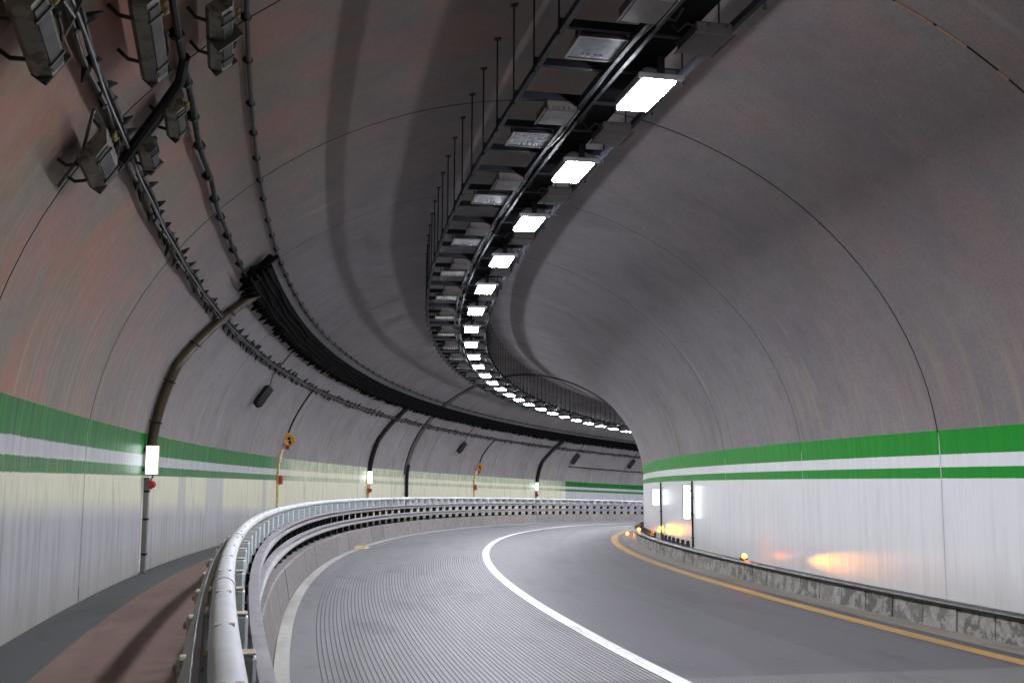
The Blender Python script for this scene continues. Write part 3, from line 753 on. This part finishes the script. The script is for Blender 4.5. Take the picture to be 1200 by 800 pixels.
def wall_sign(s, label, sgn=1, zc=.25, w_=.21, h_=.44, wall_d=None, post=True, red=True, cream=True, group='lit signs on the left wall'):
    wd = (PD + PW) if sgn > 0 else (PD - PW)
    r = empty('wall_sign', M(s, wd, zc)); y = -sgn
    mb = MB()
    mb.box(.0, .11, y * .035, y * (.035 + w_), -h_ / 2, h_ / 2, bev=.012); part(mb, 'case', CREAM if cream else LAMPGREY, r)
    mb = MB(); mb.box(-.012, -.001, y * (.035 + w_ * .10), y * (.035 + w_ * .97), -h_ * .47, h_ * .47); part(mb, 'lit_panel', SIGNLIT, r)
    mb = MB()
    for z in (-h_ * .33, h_ * .33): mb.box(.03, .08, 0, y * .035, z - .025, z + .025)
    part(mb, 'bracket', CABLE, r)
    return tag(r, label, 'wall sign', group)
def wall_post(s, z0, z1, label, mat, wid=.085, white=True):
    wd = PD + PW
    r = empty('wall_post', M(s, wd, z0))
    mb = MB(); mb.box(-wid / 2, wid / 2, -.075, -.005, 0, z1 - z0, bev=.008); part(mb, 'post', mat, r)
    if white:
        mb = MB(); mb.box(-wid / 2 - .14, -wid / 2 - .02, -.012, -.002, 0.02, z1 - z0 - .05); part(mb, 'strip', WHITEP, r)
    mb = MB()
    for z in (.25, .75, 1.15):
        if z < z1 - z0: mb.box(-wid / 2 - .02, wid / 2 + .02, -.08, -.002, z, z + .03)
    part(mb, 'clamp', CABLE, r)
    return tag(r, label, 'post')
wall_sign(16.8, 'nearest lit white wall sign, on the left wall under the brown duct', zc=.25, w_=.185, h_=.42)
wall_sign(42.35, 'second lit wall sign on the left wall, seen above the guardrail', zc=.26, w_=.2, h_=.45, cream=False)
wall_sign(66.2, 'farthest lit wall sign on the left wall, seen above the guardrail', zc=.22, w_=.22, h_=.45, cream=False)
wall_post(17.0, WALK_Z + .02, .0, 'grey post with pale strip below the nearest lit wall sign', GREYPOST, .10)
wall_post(42.5, WALK_Z + .02, -.02, 'pale rusty post below the second lit wall sign', YELLOWP, .14, False)
wall_post(66.35, WALK_Z + .02, -.05, 'dark post below the farthest lit wall sign', GREYPOST, .16, False)
def red_alarm(s, z, label, sc=1.0):
    r = empty('alarm_bell', M(s, PD + PW - .08, z)); 
    mb = MB(); mb.box(-.04 * sc, .04 * sc, -.05 * sc, .0, -.07 * sc, .06 * sc, bev=.012); part(mb, 'body', REDP, r)
    mb = MB(); mb.lathe((0, -.05 * sc, 0.0), (0, -1, 0), [(0, .05 * sc), (.03 * sc, .045 * sc), (.05 * sc, .02 * sc)], 12); part(mb, 'dome', REDP, r, True)
    mb = MB(); mb.tube([(0, -.02, .06 * sc), (.0, -.05, .11 * sc), (.03, -.03, .16 * sc)], .012, 6); part(mb, 'cable_tail', CABLE, r, True)
    return tag(r, label, 'alarm', 'red alarms on the left wall')
red_alarm(16.95, -.10, 'small red alarm on the post below the nearest lit wall sign')
red_alarm(42.4, -.22, 'small red alarm below the second lit wall sign', 1.3)
red_alarm(66.25, -.25, 'small red alarm below the farthest lit wall sign', 1.4)
def siren(s, z, label, plabel, rlabel, sc=1.0):
    n = lin_norm(z); r = empty('siren', M(s, lin_d(z) + n[0] * .08, z))
    mb = MB(); mb.lathe((.05, -.02, 0), (-1, -.35, 0), [(-.10, .14 * sc), (.0, .17 * sc), (.06, .175 * sc), (.08, .15 * sc), (.07, .12 * sc)], 18); part(mb, 'horn', ORANGE, r, True)
    mb = MB(); mb.lathe((-.03, -.05, .04), (-1, -.35, 0), [(.0, .045 * sc), (.03, .03 * sc)], 10); mb.box(-.02, .02, -.10, -.02, -.11, -.02); part(mb, 'grille', CABLE, r)
    mb = MB(); mb.box(-.06, .06, -.06, .04, -.26 * sc, -.15 * sc, bev=.01); part(mb, 'junction_box', REDP, r)
    tag(r, label, 'siren', 'orange sirens on the left wall')
    p = empty('siren_post', M(s - .25, PD + PW, -.75))
    mb = MB(); mb.box(-.055 * sc, .055 * sc, -.06, -.004, 0, 1.25, bev=.008); mb.tube([(0, -.05, 1.25), (.1, -.06, 1.5), (.22, -.09, 1.62)], .05 * sc, 8); part(mb, 'post', YELLOWP, p)
    mb = MB(); mb.box(-.03, .03, -.05, -.004, -.6, 0); part(mb, 'foot', YELLOWP, p)
    tag(p, plabel, 'post')
    b = empty('call_box', M(s - .25, PD + PW - .06, .03)); mb = MB(); mb.box(-.09 * sc, .09 * sc, -.09, -.002, -.11 * sc, .12 * sc, bev=.012); part(mb, 'case', REDP, b)
    mb = MB(); mb.box(-.06, .06, -.10, -.09, -.02, .06); part(mb, 'door', REDP, b); tag(b, rlabel, 'call box', 'red boxes on the yellow posts')
siren(30.85, 1.12, 'round orange siren on the left wall near the guardrail bend', 'yellow post below the nearer orange siren', 'red box on the yellow post of the nearer siren')
siren(57.7, 1.05, 'round orange siren on the left wall far beyond the guardrail bend', 'yellow post below the farther orange siren', 'red box on the yellow post of the farther siren', 1.15)

# hanging speakers or cameras on the flank
def speaker(s, z, label, sc=1.0):
    n = lin_norm(z); t = lin_norm(z + .4)
    base = on_lining(s, z, .16); r = empty('speaker', Matrix.Translation(base)); I = r.matrix_world.inverted()
    up = (on_lining(s, z + .1, .16) - on_lining(s, z - .1, .16)).normalized()
    tg = frame(s)[1]
    a = I @ (base - up * .22 * sc - tg * .12); b = I @ (base + up * .22 * sc + tg * .12)
    mb = MB(); mb.bar(a, b, .16 * sc, .17 * sc, (0, 0, 1)); part(mb, 'body', BLACK, r)
    mb = MB(); mb.bar(a - (b - a) * .08, a, .13 * sc, .14 * sc, (0, 0, 1)); part(mb, 'front', CABLE, r)
    mb = MB(); mb.tube([b, I @ on_lining(s, z + .45, .07), I @ on_lining(s, z + 1.0, .06)], .014, 6); part(mb, 'hanger', CABLE, r)
    return tag(r, label, 'speaker', 'dark box speakers on the left flank')
speaker(25.45, 1.95, 'dark box speaker hanging on the left flank nearest the camera')
speaker(54.0, 1.98, 'dark box speaker on the left flank beyond the arch band', 1.1)
speaker(70.7, 2.1, 'dark box speaker on the left flank just beyond the last dark duct', 1.4)
speaker(79.0, 2.12, 'dark speaker at the far end where the right wall hides the flank', 1.3)

# ------------------------------------------------------------------ old lamps at upper left
def old_lamp(s, z, L, wd, label, rz=0.0, off=.17, knobs=True, strap=False):
    n = lin_norm(z); base = on_lining(s, z, off); o, t, l = frame(s)
    nn = (l * n[0] + Vector((0, 0, n[1]))).normalized(); side = t.cross(nn).normalized()
    ax = (t * math.cos(rz) + side * math.sin(rz)).normalized(); sd = nn.cross(ax).normalized()
    r = empty('old_lamp', Matrix(((ax.x, sd.x, nn.x, base.x), (ax.y, sd.y, nn.y, base.y), (ax.z, sd.z, nn.z, base.z), (0, 0, 0, 1))))
    mb = MB(); h = .11
    sec = [(-.5, -.1), (-.5, .25), (-.22, .8), (.22, .8), (.5, .25), (.5, -.1)]
    def ring(x, k): return [(x, y * wd * k, zz * h - .02) for y, zz in sec]
    vs = ring(-L / 2, .93) + ring(-L / 2 + .03, 1) + ring(L / 2 - .03, 1) + ring(L / 2, .93)
    fs = [(6 * i + j, 6 * i + (j + 1) % 6, 6 * i + 6 + (j + 1) % 6, 6 * i + 6 + j) for i in range(3) for j in range(6)] + [tuple(range(5, -1, -1)), tuple(range(18, 24))]
    mb.add(vs, fs); part(mb, 'body', OLIVE, r)
    mb = MB(); e = L / 2
    mb.box(e + .004, e + .024, -wd * .5, wd * .5, -.035, h * .62, bev=.006); part(mb, 'end_frame', CONDUIT, r)
    mb = MB(); mb.box(-e * .86, e * .86, -wd * .19, wd * .19, h * .8 - .018, h * .8 - .012); part(mb, 'glass', OLDGLASS, r)
    mb = MB()
    for x in (-e * .62, e * .62): mb.box(x - .012, x + .012, -wd * .27, wd * .27, h * .8 - .02, h * .8 - .004)
    part(mb, 'clamp', CONDUIT, r)
    mb = MB(); mb.tube([(e * .8, wd * .55, .0), (e * .85, wd * .75, -.03), (e * .75, wd * .98, -.09)], .011, 6); mb.lathe((e * .75, wd * .98, -.09), (0, .3, -1), [(0, .026), (.03, .026)], 8)
    mb.tube([(-e * .6, -wd * .5, -.02), (-e * .6, -wd * .7, -.08), (-e * .6, -wd * .7, -off + .0)], .013, 6); mb.tube([(e * .5, -wd * .5, -.02), (e * .5, -wd * .7, -.08), (e * .5, -wd * .7, -off)], .013, 6)
    mb.tube([(-e * .5, wd * .5, -.02), (-e * .5, wd * .6, -off)], .013, 6)
    part(mb, 'bracket', CONDUIT, r)
    if knobs:
        mb = MB()
        for x in (-e * .55, -e * .35): mb.lathe((x, wd * .5, .03), (0, 1, 0), [(0, .013), (.02, .018), (.035, .013)], 8)
        part(mb, 'knob', BRASS, r, True)
    if strap:
        mb = MB(); mb.box(-e * .1, -e * .1 + .03, -wd * .52, wd * .52, -.03, h * 1.02); part(mb, 'strap', CONDUIT, r)
    return tag(r, label, 'lamp', 'old lamps at upper left')
old_lamp(7.02, 2.85, 1.22, .20, 'long dusty olive lamp cut by the top edge, left one of two', .03, strap=False)
old_lamp(7.85, 3.25, 1.05, .21, 'long dusty lamp cut by the top edge beside the thin conduit', .03, strap=True)
old_lamp(8.12, 2.31, .70, .29, 'large dusty lamp with brass knobs left of the spiny cable run', .03, .16)
old_lamp(8.86, 2.90, .62, .17, 'small grey lamp below the sagging dark cable', .05, .14)
old_lamp(9.10, 2.65, .48, .16, 'small grey lamp beside the crossing cable joint', .05, .14, False)
old_lamp(5.78, 2.31, .85, .22, 'dark lamp housing in the upper left corner', .05, .15)
# thick cable crossing from the ladder to the sagging cable, and thin rods
mb = MB(); root = empty('crossing_cable', Matrix.Translation(on_lining(9.0, 2.55, .1))); I = root.matrix_world.inverted()
mb.tube([I @ on_lining(8.85, 2.47, .10), I @ on_lining(8.72, 2.60, .11), I @ on_lining(8.58, 2.84, .10), I @ on_lining(8.42, 3.0, .09), I @ on_lining(8.1, 3.07, .07)], .04, 8); mb.build('cable', CABLE, root, True)
mb = MB(); mb.tube([I @ on_lining(9.0, 2.54, .09), I @ on_lining(8.85, 2.73, .1), I @ on_lining(8.72, 2.90, .1)], .016, 6); mb.build('cable', CONDUIT, root, True)
tag(root, 'thick dark cable crossing between two cable runs at upper left', 'cable')
mb = MB(); root = empty('bracket_rod', Matrix.Translation(on_lining(8.0, 2.4, .05))); I = root.matrix_world.inverted()
mb.tube([I @ on_lining(7.5, 2.44, .1), I @ on_lining(7.9, 2.25, .11), I @ on_lining(8.02, 2.02, .08)], .012, 6); [q.build('rod', BRIGHTCABLE, root, True) for q in mb.split()]
tag(root, 'thin pale rod propping the large dusty lamp at upper left', 'rod')
mb = MB(); root = empty('bracket_rod', Matrix.Translation(on_lining(6.5, 2.6, .05))); I = root.matrix_world.inverted()
mb.tube([I @ on_lining(5.9, 2.5, .1), I @ on_lining(6.14, 2.52, .11), I @ on_lining(6.24, 2.45, .1)], .011, 6); mb.tube([I @ on_lining(6.14, 2.52, .11), I @ on_lining(6.05, 2.66, .08)], .009, 6); [q.build('rod', BRIGHTCABLE, root, True) for q in mb.split()]
tag(root, 'thin crossed rods in the upper left corner', 'rod')

# ------------------------------------------------------------------ right wall signs and amber kerb lamps
wall_sign(30.8, 'lit white panel on the right wall, the smaller and farther of two', -1, -.385, .20, .43, cream=False, group='lit panels on the right wall')
wall_sign(25.75, 'tall lit white panel on the right wall, the nearer of two', -1, -.46, .17, .80, cream=False, group='lit panels on the right wall')
def wall_conduit(s, z0, z1, label):
    r = empty('conduit', M(s, PD - PW, z0)); mb = MB(); mb.tube([(0, .03, 0), (0, .03, z1 - z0)], .022, 8); part(mb, 'pipe', CABLE, r, True)
    mb = MB()
    for z in (.2, .7, 1.1): mb.box(-.035, .035, 0.002, .06, z, z + .03)
    part(mb, 'clamp', CONDUIT, r); return tag(r, label, 'conduit')
wall_conduit(30.65, LEDGE_Z + .01, .02, 'thin upright conduit behind the smaller lit panel on the right wall')
wall_conduit(25.6, LEDGE_Z + .01, .02, 'thin upright conduit behind the taller lit panel on the right wall')
def amber(s, d, z, label, beam=240.0, aim=-.47):
    r = empty('amber_lamp', M(s, d, z)); mb = MB(); mb.box(-.05, .05, -.06, .06, 0, .03, bev=.006); mb.box(-.028, .04, -.045, .045, .03, .1, bev=.01); part(mb, 'body', CABLE, r)
    mb = MB(); mb.lathe((-.030, 0, .066), (-1, 0, 0), [(0, .046), (.02, .044), (.036, .026), (.043, .006)], 14); part(mb, 'lens', AMBER, r, True)
    ld = bpy.data.lights.new('amber_beam', 'SPOT'); ld.color = (1.0, .30, .002); ld.energy = beam; ld.spot_size = R(8); ld.spot_blend = 1.0; ld.shadow_soft_size = .02
    lo = bpy.data.objects.new('amber_beam', ld); COL.objects.link(lo); lo.parent = r
    dr = Vector((-4.2, aim, .10)).normalized(); lo.matrix_basis = Matrix.Translation((-.08, 0, .07)) @ dr.to_track_quat('-Z', 'Y').to_matrix().to_4x4()
    return tag(r, label, 'warning lamp', 'amber lamps on the right kerb')
amber(20.0, -8.29, LEDGE_Z + .068, 'lit amber warning lamp on the right kerb, nearest of three')
amber(34.2, -8.29, LEDGE_Z + .068, 'lit amber warning lamp on the right kerb, middle of three')
amber(41.5, -8.05, ROAD_Z + .012, 'lit amber warning lamp at the foot of the right kerb, farthest of three')
